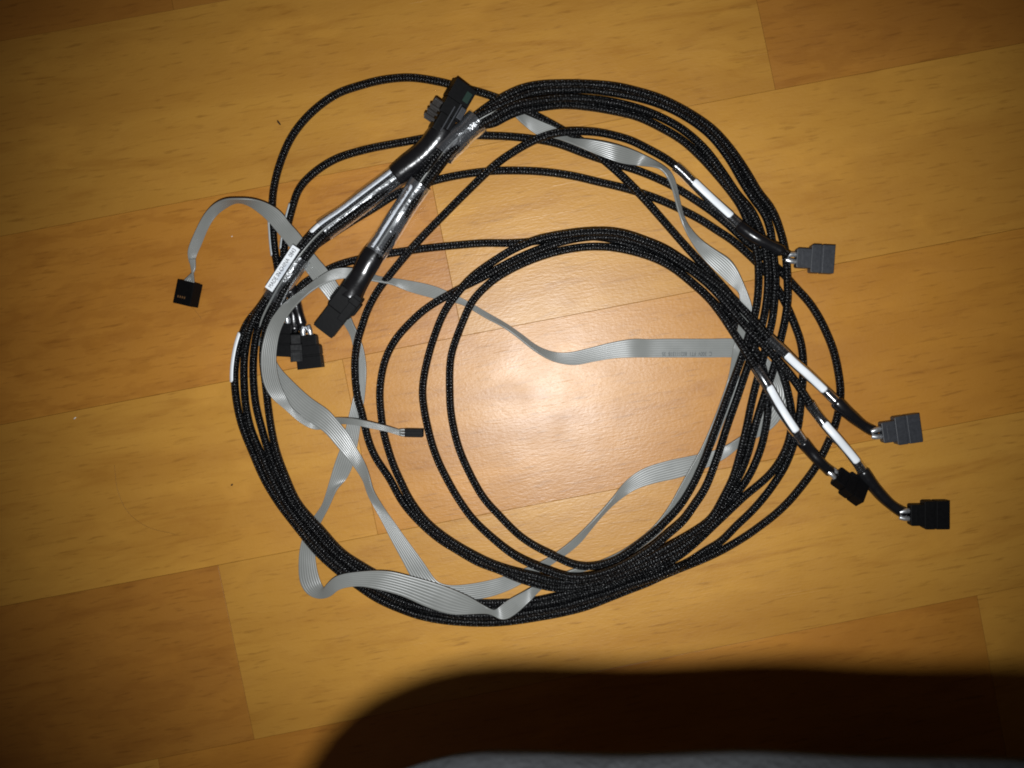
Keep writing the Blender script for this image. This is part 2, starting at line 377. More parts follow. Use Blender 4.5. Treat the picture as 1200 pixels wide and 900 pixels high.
B2p = offs(CB, nB, -5)+[(578, 127), (596, 119), (613, 112), (633, 107), (660, 105), (687, 105), (719, 109), (753, 116), (780, 125), (807, 139), (833, 159), (855, 187), (870, 213), (883, 233), (893, 246), (899, 257), (903, 271), (905, 287), (907, 305), (909, 327), (908, 347), (905, 375), (899, 400), (893, 425), (886, 450), (880, 475), (875, 500), (867, 533), (859, 560), (847, 585), (833, 609), (815, 623), (795, 635), (773, 647), (747, 661), (720, 672), (693, 680), (667, 683), (647, 681), (625, 675), (600, 669), (575, 660), (555, 650), (537, 640), (519, 628), (499, 611), (481, 587), (469, 563), (461, 545), (455, 527), (449, 504), (446, 480)]
B2q = [(445, 467), (446, 447), (451, 423), (459, 405), (468, 392), (480, 379), (495, 365), (511, 354), (527, 345), (545, 335), (560, 328), (580, 317), (607, 303), (633, 292), (660, 283), (687, 278), (717, 277), (737, 281), (757, 287), (777, 296), (800, 310), (815, 321), (833, 336), (853, 358), (876, 385), (895, 405), (913, 425), (927, 441), (943, 464), (953, 480), (964, 495), (984, 518), (1003, 541), (1015, 558), (1025, 572), (1040, 588), (1055, 599), (1064, 603)]
B3p = offs(CB, nB, 5)+[(576, 139), (593, 128), (613, 121), (633, 118), (660, 115), (687, 116), (713, 119), (747, 127), (773, 137), (800, 152), (825, 174), (848, 205), (865, 230), (877, 243), (885, 256), (891, 271), (896, 289), (899, 308), (900, 330), (899, 347), (895, 373), (887, 400), (877, 427), (866, 460), (852, 500), (839, 540), (826, 573), (813, 593), (800, 611), (784, 625), (767, 640), (747, 653), (727, 664), (707, 672), (682, 677), (660, 675), (640, 668), (620, 660), (600, 649), (573, 627), (553, 607), (536, 583), (523, 560), (515, 544), (507, 523), (501, 500), (497, 480)]
B3q = [(495, 460), (497, 440), (501, 421), (507, 400), (520, 367), (535, 345), (553, 325), (573, 310), (593, 297), (613, 287), (633, 280), (660, 275), (687, 272), (717, 272), (737, 276), (757, 283), (777, 291), (797, 303), (815, 315), (840, 333), (860, 352), (880, 373), (900, 395), (917, 411), (930, 424), (948, 440), (967, 458), (976, 467), (990, 481), (1003, 492), (1015, 501), (1028, 507)]
B4p = offs(CB, nB, 7)+[(576, 146), (593, 137), (613, 129), (633, 126), (660, 123), (687, 125), (713, 129), (747, 137), (773, 149), (800, 165), (822, 185), (841, 206), (858, 227), (867, 240), (873, 252), (879, 267), (884, 284), (888, 303), (889, 330), (888, 347), (885, 367), (878, 392), (869, 420), (858, 450), (847, 480), (837, 507), (825, 540), (811, 570), (795, 595), (777, 614), (760, 629), (744, 641), (725, 654), (707, 661), (690, 664), (670, 661), (653, 653), (627, 640), (608, 627), (584, 603), (567, 584), (553, 560), (539, 529), (532, 504), (528, 480)]
B4q = [(527, 460), (527, 433), (529, 415), (535, 396), (542, 378), (553, 354), (567, 338), (580, 327), (600, 315), (627, 303), (653, 295), (680, 290), (700, 289), (717, 290), (743, 295), (770, 304), (790, 315), (810, 331), (830, 349), (845, 368), (857, 386), (870, 406), (884, 428), (898, 450), (908, 468), (920, 488), (932, 506), (942, 520), (955, 535), (965, 546), (977, 556)]
def split(p, key):
    i = p.index(key); return p[:i+1], p[i+1:]
A1a, A1b = split(A1, (776, 675)); A2a, A2b = split(A2, (780, 671)); A3a, A3b = split(A3, (773, 664)); A4a, A4b = split(A4, (767, 665))

RC = .00192
OBX = np.zeros((0, 3)); OBR = np.zeros(0)
def add_obs(p, r):
    global OBX, OBR
    OBX = np.vstack([OBX, p]); OBR = np.r_[OBR, np.full(len(p), r)]
def lay(px, r=RC, slope=.30, z0=None, z1=None):
    "rest a cable on whatever lies beneath it; returns world points"
    z = np.full(len(px), r)
    for it in range(3):
        w_ = Pn(px[:, 0], px[:, 1], z)
        zz = np.full(len(px), r)
        if len(OBX):
            for i0 in range(0, len(px), 200):
                d2 = ((w_[i0:i0+200, None, :2]-OBX[None, :, :2])**2).sum(2)
                R_ = (r+OBR)[None, :]
                hgt = np.where(d2 < R_**2, OBX[None, :, 2]+np.sqrt(np.maximum(R_**2-d2, 0)), 0)
                zz[i0:i0+200] = np.maximum(r, hgt.max(1))
        ds = np.r_[0, np.cumsum(np.linalg.norm(np.diff(w_[:, :2], axis=0), axis=1))]
        env = (zz[None, :]-slope*np.abs(ds[:, None]-ds[None, :])).max(1)
        z = np.maximum(gsmooth(env, 4), r)
    return z
def prep(pts): return gsmooth(resample(catmull(pts, 1.5), 2.0), 2.5)

FULL = {}
def lay_pair(keys, parts):
    for k, pts in zip(keys, parts):
        z = lay(pts); FULL.setdefault(k, []).append((pts, z)); add_obs(Pn(pts[:, 0], pts[:, 1], z), RC)
# whole curves are smoothed first, then cut, so both halves stay continuous
def cut(a, b):
    f = prep(a+b); key = np.array(b[0]); i = int(np.argmin(((f-key)**2).sum(1))); return f[:i], f[i:]
PA = [cut(*q) for q in ((A1a, A1b), (A2a, A2b), (A3a, A3b), (A4a, A4b))]
PB = [cut(*q) for q in ((B1p, B1q), (B2p, B2q), (B3p, B3q), (B4p, B4q))]
for i in (3, 1, 0, 2): lay_pair([('A', i, 1)], [PA[i][1]])

# ------------------------------------------------------------------ ribbons, traced as two edges: (lx,ly, rx,ry, tilt, z mm | 'm' | 'o')
RB = [(222, 308, 229, 309, 0, 3.5), (219, 298, 229, 303, .3, 4), (226, 277, 236, 287, .4, 5), (240, 250, 245, 266, .4, 7), (252, 238, 254, 252, .6, 8), (266, 233, 267, 242, .8, 9), (277, 233, 277, 237, .9, 9),
      (293, 233, 290, 240, .7, 8.5), (313, 238, 303, 249, .4, 8), (329, 248, 314, 259, .1, 7.5), (339, 261, 324, 271, 0, 6.5), (350, 273, 339, 289, 0, 6), (370, 300, 358, 317, 0, 5), (383, 315, 372, 335, 0, 5), (397, 335, 384, 350, .1, 3.5),
      (406, 355, 396, 369, .3, 2.5), (413, 378, 404, 381, .35, 2.2), (419, 390, 411, 393, .3, 2), (425, 405, 414, 408, .2, 1.6), (429, 427, 416, 428, .2, 1.5), (429, 445, 416, 445, .2, 1.5), (427, 468, 414, 465, .1, 1.2), (423, 495, 408, 490, 0, 1), (419, 521, 400, 522, 0, .8), (413, 547, 393, 541, 0, .8), (405, 563, 387, 561, 0, .8),
      (395, 573, 382, 579, .3, 1.5), (386, 593, 377, 593, .3, 1.8), (376, 612, 367, 607, .3, 1.8), (369, 630, 357, 624, .2, 1.5), (369, 645, 352, 640, 0, 1.2), (371, 665, 350, 661, 0, 1.5), (376, 683, 352, 684, 0, 2.0),
      (379, 688, 360, 697, .1, 2.5), (380, 689, 371, 702, .2, 3.5), (383, 685, 386, 700, -.1, 6), (394, 675, 397, 691, 0, 'o'), (420, 670, 418, 687, 0, 'o'), (452, 669, 440, 690, 0, 'o'), (480, 675, 470, 698, 0, 'o'), (515, 685, 500, 711, 0, 'o'), (545, 697, 530, 720, 0, 'o'), (566, 709, 560, 719, .3, 'o'),
      (576, 715, 577, 719, .3, 'o'), (581, 715, 586, 727, .1, 'o'), (591, 706, 599, 723, 0, 'o'), (607, 697, 613, 712, 0, 'o'), (622, 689, 626, 699, .2, 7.5), (631, 684, 634, 690, .3, 5.5), (645, 678, 647, 684, .3, 4), (670, 668, 672, 673, .3, 2.5), (705, 657, 708, 662, .4, 2), (728, 646, 733, 653, .4, 2), (746, 634, 752, 641, .4, 2), (765, 618, 773, 625, .3, 1.8), (783, 595, 792, 600, .3, 1.8),
      (797, 570, 807, 576, .3, 1.8), (807, 552, 818, 557, .3, 1.8), (822, 525, 833, 530, .3, 1.8), (838, 488, 849, 492, .3, 1.8), (848, 460, 860, 464, .2, 1.5), (854, 441, 866, 445, .2, 1.5), (859, 410, 871, 414, .2, 'm'), (864, 388, 876, 390, .2, 'm'), (867, 365, 881, 372, .1, 'm'), (867, 350, 881, 358, .1, 'm'), (865, 342, 873, 337, .1, 'm'),
      (857, 335, 865, 318, 0, 'm'), (840, 319, 855, 304, 0, 'm'), (822, 301, 840, 294, 0, 'm'), (809, 281, 820, 280, .3, 'm'), (800, 262, 804, 261, .5, 'm'), (793, 240, 797, 239, .5, 'm'), (787, 218, 792, 216, .4, 'm'), (780, 204, 786, 202, .4, 'm'), (773, 197, 776, 194, .5, 'm'), (747, 194, 749, 179, 0, 'm'), (727, 191, 727, 171, 0, 'm'),
      (707, 184, 707, 166, 0, 'm'), (685, 175, 684, 163, .2, 'm'), (667, 167, 667, 162, .4, 'm'), (650, 162, 654, 151, .1, 'm'), (631, 159, 636, 143, 0, 'm'), (618, 150, 622, 137, .1, 'm'), (607, 140, 610, 132, .3, 'm'), (598, 131, 602, 124, .4, 'm'), (586, 133, 588, 127, .4, 'm')]
RA = [(316, 394, 308, 396, .3, 1.6), (319, 410, 309, 416, .1, 2.4), (326, 428, 312, 436, 0, 3), (343, 447, 327, 459, 0, 3.2), (365, 467, 348, 484, 0, 3.4), (384, 480, 367, 497, 0, 3.4), (393, 490, 381, 507, 0, 3.2), (408, 508, 393, 521, 0, 2.8), (417, 524, 406, 536, 0, 2.4), (427, 541, 417, 550, .2, 1.8), (433, 558, 426, 564, .4, 1.8), (437, 574, 430, 577, .4, 1.8), (450, 595, 437, 592, .1, 1), (463, 613, 448, 612, 0, .8), (475, 630, 457, 630, 0, .8), (497, 660, 472, 658, 0, .8),
      (510, 679, 483, 678, 0, .8), (518, 684, 495, 693, 0, .9), (530, 686, 515, 702, 0, .9), (553, 684, 545, 704, 0, .8), (578, 679, 576, 699, 0, .8), (592, 675, 598, 691, 0, .9), (610, 668, 616, 681, .2, 1.2), (633, 659, 639, 666, .3, 1.6), (657, 644, 663, 650, .3, 1.8), (673, 631, 679, 637, .3, 1.8), (688, 617, 692, 621, .4, 2), (704, 600, 707, 603, .4, 2), (720, 581, 724, 587, .4, 2), (732, 565, 744, 574, .1, 1.2), (752, 550, 768, 566, 0, .9), (782, 540, 795, 560, 0, .8), (820, 532, 826, 549, 0, .8), (845, 525, 850, 537, .1, 1),
      (866, 513, 871, 520, .3, 1.4), (880, 503, 889, 512, .2, 1.4), (890, 490, 905, 502, 0, 1.2), (896, 476, 916, 489, 0, 1), (902, 461, 926, 470, 0, 1), (902, 449, 924, 455, 0, 1), (895, 440, 914, 437, 0, 1), (885, 431, 897, 417, 0, 1), (875, 423, 881, 404, 0, .9), (858, 419, 861, 397, 0, .8), (835, 419, 836, 397, 0, .8), (807, 419, 807, 397, 0, .8), (780, 419, 780, 397, 0, .8), (757, 419, 757, 397.5, 0, .8), (744, 419, 744, 397, 0, 1.8), (720, 420, 718, 401, 0, 1.4), (695, 424, 690, 408, .1, .9), (672, 428, 668, 413, .2, 1.4), (647, 423, 650, 413, .3, 2.0), (625, 410, 630, 406, .4, 2.4), (607, 395.5, 611, 392, .4, 2.4),
      (588, 382, 592, 379, .4, 2.4), (570, 373, 573, 368, .3, 2), (542, 357, 549, 354, .2, 1.4), (522, 353, 528, 343, .1, 1), (505, 349, 508, 335, .1, .9), (477, 341, 480, 329, .1, 1), (458, 333, 458, 326, .3, 1.8), (442, 330, 442, 324, .4, 2.8), (428, 328, 427, 317, .2, 5), (408, 326, 411, 314, .1, 8.5), (392, 328, 391, 315, .1, 10), (375, 335, 371, 327, .3, 11), (359, 346, 354, 340, .5, 11), (340, 366, 330, 358, .4, 10.5), (329, 386, 316, 378, .2, 10), (324, 412, 307, 407, 0, 9.5), (324, 431, 306, 431, 0, 8.5), (328, 449, 310, 452, 0, 7), (335, 465, 319, 467, 0, 5.6), (344, 480, 335, 480, .1, 5), (357, 488, 350, 494, 0, 3.2), (371, 490, 369, 504, 0, 1.0),
      (385, 489, 385, 501, 0, .8), (393, 489, 397, 497, .1, 1.6), (405, 489.5, 404, 497, .1, 'o'), (419, 491, 418, 498, .1, 'o'), (437, 495, 435, 502, .1, 'o'), (453, 499, 451, 505, .1, 'o'), (463, 502, 461, 508, .1, 4), (471, 504, 470, 511, 0, 3.4)]
WR = 22*K
def under_height(px, py, span=.0035):
    z = 0.
    for it in range(2):
        q = P(px, py, z+.001); d = np.sqrt(((OBX[:, :2]-np.array((q.x, q.y)))**2).sum(1))
        near = d < OBR+span
        if near.any(): z = float((OBX[near, 2]+OBR[near]).max())
    return z
def ribbon_edges(ctrl, stage):
    "world edge points; stage 1 leaves 'o' spots unresolved (None)"
    out = []
    for (lx, ly, rx, ry, s, z) in ctrl:
        if z == 'o' and stage == 1: out.append(None); continue
        wv = math.hypot(rx-lx, ry-ly)*K
        dz = s*math.sqrt(max(WR**2-wv**2, 0))
        if isinstance(z, str):
            zc = max(under_height(x, y) for x, y in ((lx, ly), (rx, ry), ((lx+rx)/2, (ly+ry)/2)))+.0010+abs(dz)/2
        else: zc = max(z*MM, abs(dz)/2+.0008)
        out.append((zc+dz/2, zc-dz/2))
    return out
EB1 = ribbon_edges(RB, 1); EA1 = ribbon_edges(RA, 1)
def ribbon_obs(ctrl, E):
    for i in range(len(ctrl)-1):
        if E[i] is None or E[i+1] is None: continue
        for t in np.linspace(0, 1, 6, endpoint=False):
            for u in np.linspace(0, 1, 5):
                lx = ctrl[i][0]*(1-t)+ctrl[i+1][0]*t; ly = ctrl[i][1]*(1-t)+ctrl[i+1][1]*t
                rx = ctrl[i][2]*(1-t)+ctrl[i+1][2]*t; ry = ctrl[i][3]*(1-t)+ctrl[i+1][3]*t
                zl = E[i][0]*(1-t)+E[i+1][0]*t; zr = E[i][1]*(1-t)+E[i+1][1]*t
                yield P(lx*(1-u)+rx*u, ly*(1-u)+ry*u, zl*(1-u)+zr*u)
# the arching grey ribbon (RA after the boot) lies over everything, so it is no obstacle
cutA = [i for i, c_ in enumerate(RA) if c_[:2] == (442, 330)][0]
obs = list(ribbon_obs(RB, EB1))+list(ribbon_obs(RA[:cutA], EA1[:cutA]))
add_obs(np.array([tuple(q) for q in obs]), .0005)
for i in (0, 2, 1, 3): lay_pair([('A', i, 0)], [PA[i][0]])
for i in (0, 3, 1, 2): lay_pair([('B', i, 0)], [PB[i][0]])
for i in (3, 1, 2, 0): lay_pair([('B', i, 1)], [PB[i][1]])
EB = [a if a is not None else b for a, b in zip(EB1, ribbon_edges(RB, 2))]; EA = [a if a is not None else b for a, b in zip(EA1, ribbon_edges(RA, 2))]

CAB = {}
for s in 'AB':
    for i in range(4):
        (p0, z0), (p1, z1) = FULL[(s, i, 0)][0], FULL[(s, i, 1)][0]
        px = np.vstack([p0, p1]); z = np.r_[z0, z1]
        n0 = len(p0); zs = gsmooth(z, 6); wgt = np.exp(-((np.arange(len(z))-n0)/14.)**2)
        z = np.maximum(z*(1-wgt)+zs*wgt, RC)
        CAB[(s, i)] = (px, z, Pn(px[:, 0], px[:, 1], z))
def near(k, px, py, lo=0.0, hi=1.0):
    q = CAB[k][0]; n = len(q); a, b = int(lo*n), int(hi*n)
    return a+int(np.argmin(((q[a:b]-np.array((px, py)))**2).sum(1)))
def bundle_z(s, px, py, half):
    zs = []
    for i in range(4):
        lo, hi = (0, .35)
        zs.append(CAB[(s, i)][1][near((s, i), px, py, lo, hi)])
    return zs

# ------------------------------------------------------------------ the two cable looms
rootA = tag(empty('breakout_cable', P(500, 178, 0)), 'black sleeved breakout cable bearing the MADE IN CHINA tag, its connector at the coil top', 'cable', 'breakout cables coiled on the floor')
rootB = tag(empty('breakout_cable', P(430, 310, 0)), 'black sleeved breakout cable with four white labelled plugs splayed out to the right', 'cable', 'breakout cables coiled on the floor')
ROOT = {'A': rootA, 'B': rootB}
bpy.context.view_layer.update()
CABOBJ = {}
for (s, i), (px, z, W) in CAB.items():
    p = resample(W, .0011)
    CABOBJ[(s, i)] = obj('sleeved_cable', tube(p, RC, 14), M['braid'], ROOT[s])

def seg(k, a, b, lo=0, hi=1):
    i, j = near(k, *a, lo, hi), near(k, *b, lo, hi)
    if i > j: i, j = j, i
    return CAB[k][2][i:j+1]
def hug(name, k, a, b, ang, half, m, lo=0, hi=1, dr=.0003, th=.00016):
    "a printed strip wrapped over part of a cable's girth"
    p = resample(seg(k, a, b, lo, hi), .0008); n = len(p)
    t = np.gradient(p, axis=0); t /= np.linalg.norm(t, axis=1)[:, None]
    s = np.cross(t, (0, 0, 1.)); s /= np.linalg.norm(s, axis=1)[:, None]
    s = np.where((s[:, :1]*.8-s[:, 1:2]*.6) < 0, -s, s)          # side = lower right of the photo
    q = np.abs(np.cross(s, t)[:, 2:3])*np.array((0, 0, 1.))
    L = np.r_[0, np.cumsum(np.linalg.norm(np.diff(p, axis=0), axis=1))]
    m_ = 7; V = []; F = []
    for layer in (0, 1):
        r = RC+dr+(th if layer == 0 else 0)
        for i in range(n):
            e = min(L[i], L[-1]-L[i]); c_ = .0007
            hw = half*(1 if e > c_ else (.70+.30*math.sqrt(max(0, 1-((c_-e)/c_)**2))))
            for j in range(m_):
                a_ = math.radians(ang+hw*(2*j/(m_-1)-1))
                V.append(p[i]+r*(s[i]*math.sin(a_)+q[i]*math.cos(a_)))
    B_ = n*m_
    for i in range(n-1):
        for j in range(m_-1):
            a_, b_, c_, d_ = i*m_+j, i*m_+j+1, (i+1)*m_+j+1, (i+1)*m_+j
            F += [(a_, b_, c_, d_), (B_+d_, B_+c_, B_+b_, B_+a_)]
        F += [(i*m_, (i+1)*m_, B_+(i+1)*m_, B_+i*m_), (i*m_+m_-1, B_+i*m_+m_-1, B_+(i+1)*m_+m_-1, (i+1)*m_+m_-1)]
    for j in range(m_-1):
        F += [(j, B_+j, B_+j+1, j+1), ((n-1)*m_+j, (n-1)*m_+j+1, B_+(n-1)*m_+j+1, B_+(n-1)*m_+j)]
    bm = bmesh.new(); vs = [bm.verts.new(v) for v in V]
    for f in F: bm.faces.new([vs[x] for x in f])
    bmesh.ops.recalc_face_normals(bm, faces=bm.faces)
    return obj(name, bm, m, CABOBJ[k])
# white strips near the four splayed plugs
for k, a, b, ang, half in ((('B', 0), (812, 214), (856, 255), 12, 42), (('B', 1), (964, 495), (1003, 541), 4, 42), (('B', 2), (921, 415), (966, 458), -10, 42), (('B', 3), (899, 452), (932, 506), 10, 42)):
    hug('label_strip', k, a, b, ang, half, M['white'], .6, 1, .00078)
    i, j = near(k, *a, .6, 1), near(k, *b, .6, 1)
    ext = CAB[k][2][max(0, i-14):j+14]
    p = resample(ext, .001); obj('clear_sleeve', tube(p, RC+.00062, 16, cap=False), M['clear2'], CABOBJ[k])
# strips on the cables at the left
hug('label_strip', ('A', 2), (319, 258), (322, 300), -62, 40, M['greylabel'], .6, 1)
hug('label_strip', ('A', 0), (343, 240), (333, 292), -62, 40, M['greylabel'], .6, 1)
hug('label_strip', ('A', 0), (285, 390), (275, 447), -52, 52, M['white'], 0, .35)
hug('label_strip', ('A', 1), (458, 198), (366, 272), -42, 46, M['white'], 0, .3)
hug('label_strip', ('B', 1), (434, 294), (482, 216), -42, 50, M['white'], 0, .3)

def shrink(k, a, b, r0, r1, name='shrink_sleeve'):
    p = resample(seg(k, a, b, .6, 1), .0009); n = len(p); t = np.linspace(0, 1, n)
    r = r0+(r1-r0)*t+.00016*np.sin(t*7)+.00008*np.sin(t*13+1)
    r[0] -= .0004; r[-1] -= .0005
    return obj(name, tube(p, r, 18), M['shrink'], CABOBJ[k])
shrink(('B', 0), (866, 264), (918, 295), .0029, .0027); shrink(('B', 1), (1010, 551), (1060, 602), .0031, .0027)
shrink(('B', 2), (979, 470), (1025, 506), .0032, .0026); shrink(('B', 3), (940, 517), (974, 554), .0029, .0026)
shrink(('A', 0), (338, 334), (353, 382), .0028, .0027); shrink(('A', 2), (329, 345), (332, 372), .0028, .0026); shrink(('A', 3), (344, 350), (346, 388), .0028, .0026)

# ------------------------------------------------------------------ plugs
def frame(px, py, dx, dy, z, roll=0, pitch=0):
    "world frame: x along (dx,dy) in the photo, y to its left, z up"
    o_ = P(px, py, z); e = P(px+dx*10, py+dy*10, z)-o_
    X = e.normalized(); Z = Vector((0, 0, 1)); Y = Z.cross(X)
    R_ = Matrix((X, Y, Z)).transposed().to_4x4()
    return Matrix.Translation(o_) @ R_ @ Matrix.Rotation(math.radians(pitch), 4, 'Y') @ Matrix.Rotation(math.radians(roll), 4, 'X')
def prism(outline, z0, z1, bev=.0004, MX=None):
    bm = bmesh.new()
    b_ = [bm.verts.new((x, y, z0)) for x, y in outline]; t_ = [bm.verts.new((x, y, z1)) for x, y in outline]
    bm.faces.new(b_[::-1]); bm.faces.new(t_); n = len(outline)
    for i in range(n): bm.faces.new((b_[i], b_[(i+1) % n], t_[(i+1) % n], t_[i]))
    bmesh.ops.recalc_face_normals(bm, faces=bm.faces)
    if bev: bmesh.ops.bevel(bm, geom=list(bm.edges), offset=bev, segments=2, affect='EDGES', profile=.6)
    if MX is not None: bmesh.ops.transform(bm, matrix=MX, verts=bm.verts)
    return bm
def box(x0, x1, y0, y1, z0, z1, bev=.0003, MX=None):
    return prism([(x0, y0), (x1, y0), (x1, y1), (x0, y1)], z0, z1, bev, MX)
def merge(*bms):
    out = bmesh.new()
    for b_ in bms:
        me = bpy.data.meshes.new('t'); b_.to_mesh(me); b_.free(); out.from_mesh(me); bpy.data.meshes.remove(me)
    return out
def sata(root, px, py, dx, dy, z, rl, rw, fl, fw, m, roll=0, pitch=0, th=.0058, foil=((-1.0, 0), (1.0, 0)), fl_len=.0045):
    MX = frame(px, py, dx, dy, z, roll, pitch)
    rl, rw, fl, fw = rl*K, rw*K, fl*K, fw*K
    h = th/2
    ch = .0006
    rear = prism([(0, -rw+ch), (ch, -rw), (rl+.0006, -rw), (rl+.0006, rw), (ch, rw), (0, rw-ch)], -h*.86, h*.86, .00035, MX)
    rib = box(rl*.35, rl*.55, -rw*.7, rw*.7, h*.86, h*.95, .0001, MX)
    body = obj('drive_plug', merge(rear, rib), m, root, smooth=False)
    x0 = rl; x1 = rl+fl
    # front shell: collar, groove, mouth rim with the L shaped slot
    collar = prism([(x0, -fw+.0005), (x0+.0008, -fw), (x0+fl*.42, -fw), (x0+fl*.42, fw), (x0+.0008, fw), (x0, fw-.0005)], -h, h, .0003, MX)
    neck = box(x0+fl*.40, x0+fl*.50, -fw+.0003, fw-.0003, -h+.0003, h-.0003, 0, MX)
    mouth = []
    xa, xb = x0+fl*.48, x1
    mouth += [box(xa, xb, -fw, fw, h-.0011, h, .00025, MX), box(xa, xb, -fw, fw, -h, -h+.0011, .00025, MX),
              box(xa, xb-.0001, -fw, -fw+.0014, -h+.0009, h-.0009, .0001, MX), box(xa, xb-.0001, fw-.0014, fw, -h+.0009, h-.0009, .0001, MX),
              box(xa, xb-.002, -fw+.001, fw-.001, -h+.0008, h-.0008, 0, MX), box(xb-.0022, xb-.0003, fw-.004, fw-.003, -.0005, h-.0009, 0, MX)]
    obj('front_shell', merge(collar, neck, *mouth), m, body, smooth=False)
    for sy, _ in foil:
        a_ = MX @ Vector((.0004, sy*rw*.38, 0)); b_ = MX @ Vector((-fl_len, sy*rw*.22, .0002)); c_ = MX @ Vector((-fl_len*.5, sy*rw*.34, .0006))
        obj('foil_wire', tube(catmull([tuple(b_), tuple(c_), tuple(a_)], .0004), .00125, 10), M['foil'], body)
    return body
sata(rootB, 932, 302.5, .995, .05, .0048, 16, 11, 26, 15.8, M['sheen_black'])
sata(rootB, 1032, 507, .985, -.14, .0038, 15, 12, 28, 16.3, M['sheen_black'])
sata(rootB, 1065, 603, 1, -.01, .0032, 15, 12.3, 28, 16.3, M['plastic'])
sata(rootB, 979, 557, .80, .58, .0046, 13, 10.5, 26, 14, M['plastic'], roll=-38)
sata(rootA, 360, 393, .12, .99, .0042, 12, 11.5, 27, 14.5, M['plastic'])
sata(rootA, 333, 379, -.05, 1, .0032, 12, 11, 27, 13.5, M['plastic'])
sata(rootA, 346, 391, .05, 1, .0062, 11, 9, 22, 9, M['plastic'], roll=72, foil=())

# ------------------------------------------------------------------ bundles: clear wraps, boots, big connectors
def bundle_path(s, C, a, b):
    pts = resample(catmull(C, 1.5), 2.5)
    i = int(np.argmin(((pts-np.array(a))**2).sum(1))); j = int(np.argmin(((pts-np.array(b))**2).sum(1)))
    if i > j: i, j = j, i
    pts = pts[i:j+1]
    zz = np.array([np.mean(bundle_z(s, x, y, 0)) for x, y in pts]); zz = gsmooth(zz, 3) if len(zz) > 12 else zz
    return Pn(pts[:, 0], pts[:, 1], zz)
def wrap(s, C, a, b, r, m='clear', name='clear_wrap', wob=.00025, sq=(1, .92)):
    p = resample(bundle_path(s, C, a, b), .0009); t = np.linspace(0, 1, len(p))
    rr = r+wob*.5*np.sin(t*7)+wob*.3*np.sin(t*13+2)
    return obj(name, tube(p, rr, 28, cap=False, squash=sq), M[m], ROOT[s])
CA2 = CA+[(315, 358), (305, 375)]
wrap('A', CA2, (470, 203), (380, 270), .0055, m='dull', sq=(1, .95)); wrapA = wrap('A', CA2, (351, 301), (320, 350), .0056, m='dull', sq=(1, .95))
wrap('B', CB, (440, 296), (494, 214), .0055, sq=(1, .95)); wrap('B', CB, (518, 181), (560, 142), .0060, m='crinkle', wob=.0004, sq=(1, 1))
def boot(s, pts, r, zs):
    c_ = catmull([(x, y, z*1000) for (x, y), z in zip(pts, zs)], 1.5)
    p = resample(Pn(c_[:, 0], c_[:, 1], c_[:, 2]/1000), .0008)
    t = np.linspace(0, 1, len(p)); rr = np.interp(t, np.linspace(0, 1, len(r)), r)+.00012*np.sin(t*9)+.0001*np.sin(t*14+1)
    return obj('shrink_boot', tube(p, rr, 28, squash=(1, .85)), M['shrink'], ROOT[s])
boot('A', [(463, 206), (480, 193), (497, 180), (512, 163), (520, 150)], [.0050, .0058, .0060, .0062, .0056], [.0066, .007, .0075, .0085, .009])
boot('B', [(441, 293), (434, 304), (424, 322), (414, 338), (408, 350)], [.0052, .0058, .0054, .0060, .0062], [.0066, .0068, .0072, .008, .0085])

# mini connector at the top of the coil
MX = frame(513, 156, .50, -.866, .0092, roll=26)
u = K
hs = merge(box(0, 22*u, -10*u, 11*u, -.0044, .0044, .0006, MX), box(21*u, 40*u, -12*u, 13*u, -.0046, .0040, .0004, MX))
conA = obj('host_connector', hs, M['plastic'], rootA, smooth=False)
rim = merge(box(40*u, 62*u, -13*u, 14*u, .0030, .0042, .0002, MX), box(40*u, 62*u, -13*u, 14*u, -.0048, -.0036, .0002, MX), box(40*u, 61*u, 12*u, 14*u, -.0036, .0030, .0002, MX), box(40*u, 61*u, -13*u, -11*u, -.0036, .0030, .0002, MX), box(39*u, 43*u, -11*u, 12*u, -.0036, .0030, 0, MX))
obj('metal_shroud', rim, M['plastic'], conA, smooth=False)
obj('contact_board', box(43*u, 58*u, -9*u, 9*u, -.0008, .0006, .0001, MX), M['board'], conA, smooth=False)
obj('contact_row', merge(*[box(46*u, 56*u, (-8+3*i)*u, (-6.6+3*i)*u, .0006, .0008, 0, MX) for i in range(6)]), M['gold'], conA, smooth=False)
obj('side_window', merge(box(44*u, 56*u, -10*u, -3*u, .0042, .0044, 0, MX)), M['board'], conA, smooth=False)
ML = frame(508, 146, .50, -.866, .0110, roll=26)
lat = merge(box(0, 26*u, 4*u, 14*u, .0002, .0010, .0002, ML), box(2*u, 6*u, 2*u, 16*u, .0010, .0020, .0003, ML), box(9*u, 12*u, 2*u, 16*u, .0010, .0020, .0003, ML), box(15*u, 18*u, 2*u, 16*u, .0010, .0020, .0003, ML), box(24*u, 27*u, 3*u, 13*u, -.0016, .0012, .0003, ML))
obj('release_latch', lat, M['steel'], conA, smooth=False)
obj('side_rail', merge(box(2*u, 40*u, -5*u, -3.5*u, .0044, .0052, .0002, MX), box(2*u, 34*u, 0, 1.5*u, .0044, .0050, .0002, MX), box(24*u, 38*u, -13*u, -6*u, .0040, .0056, .0004, MX)), M['sheen_black'], conA, smooth=False)

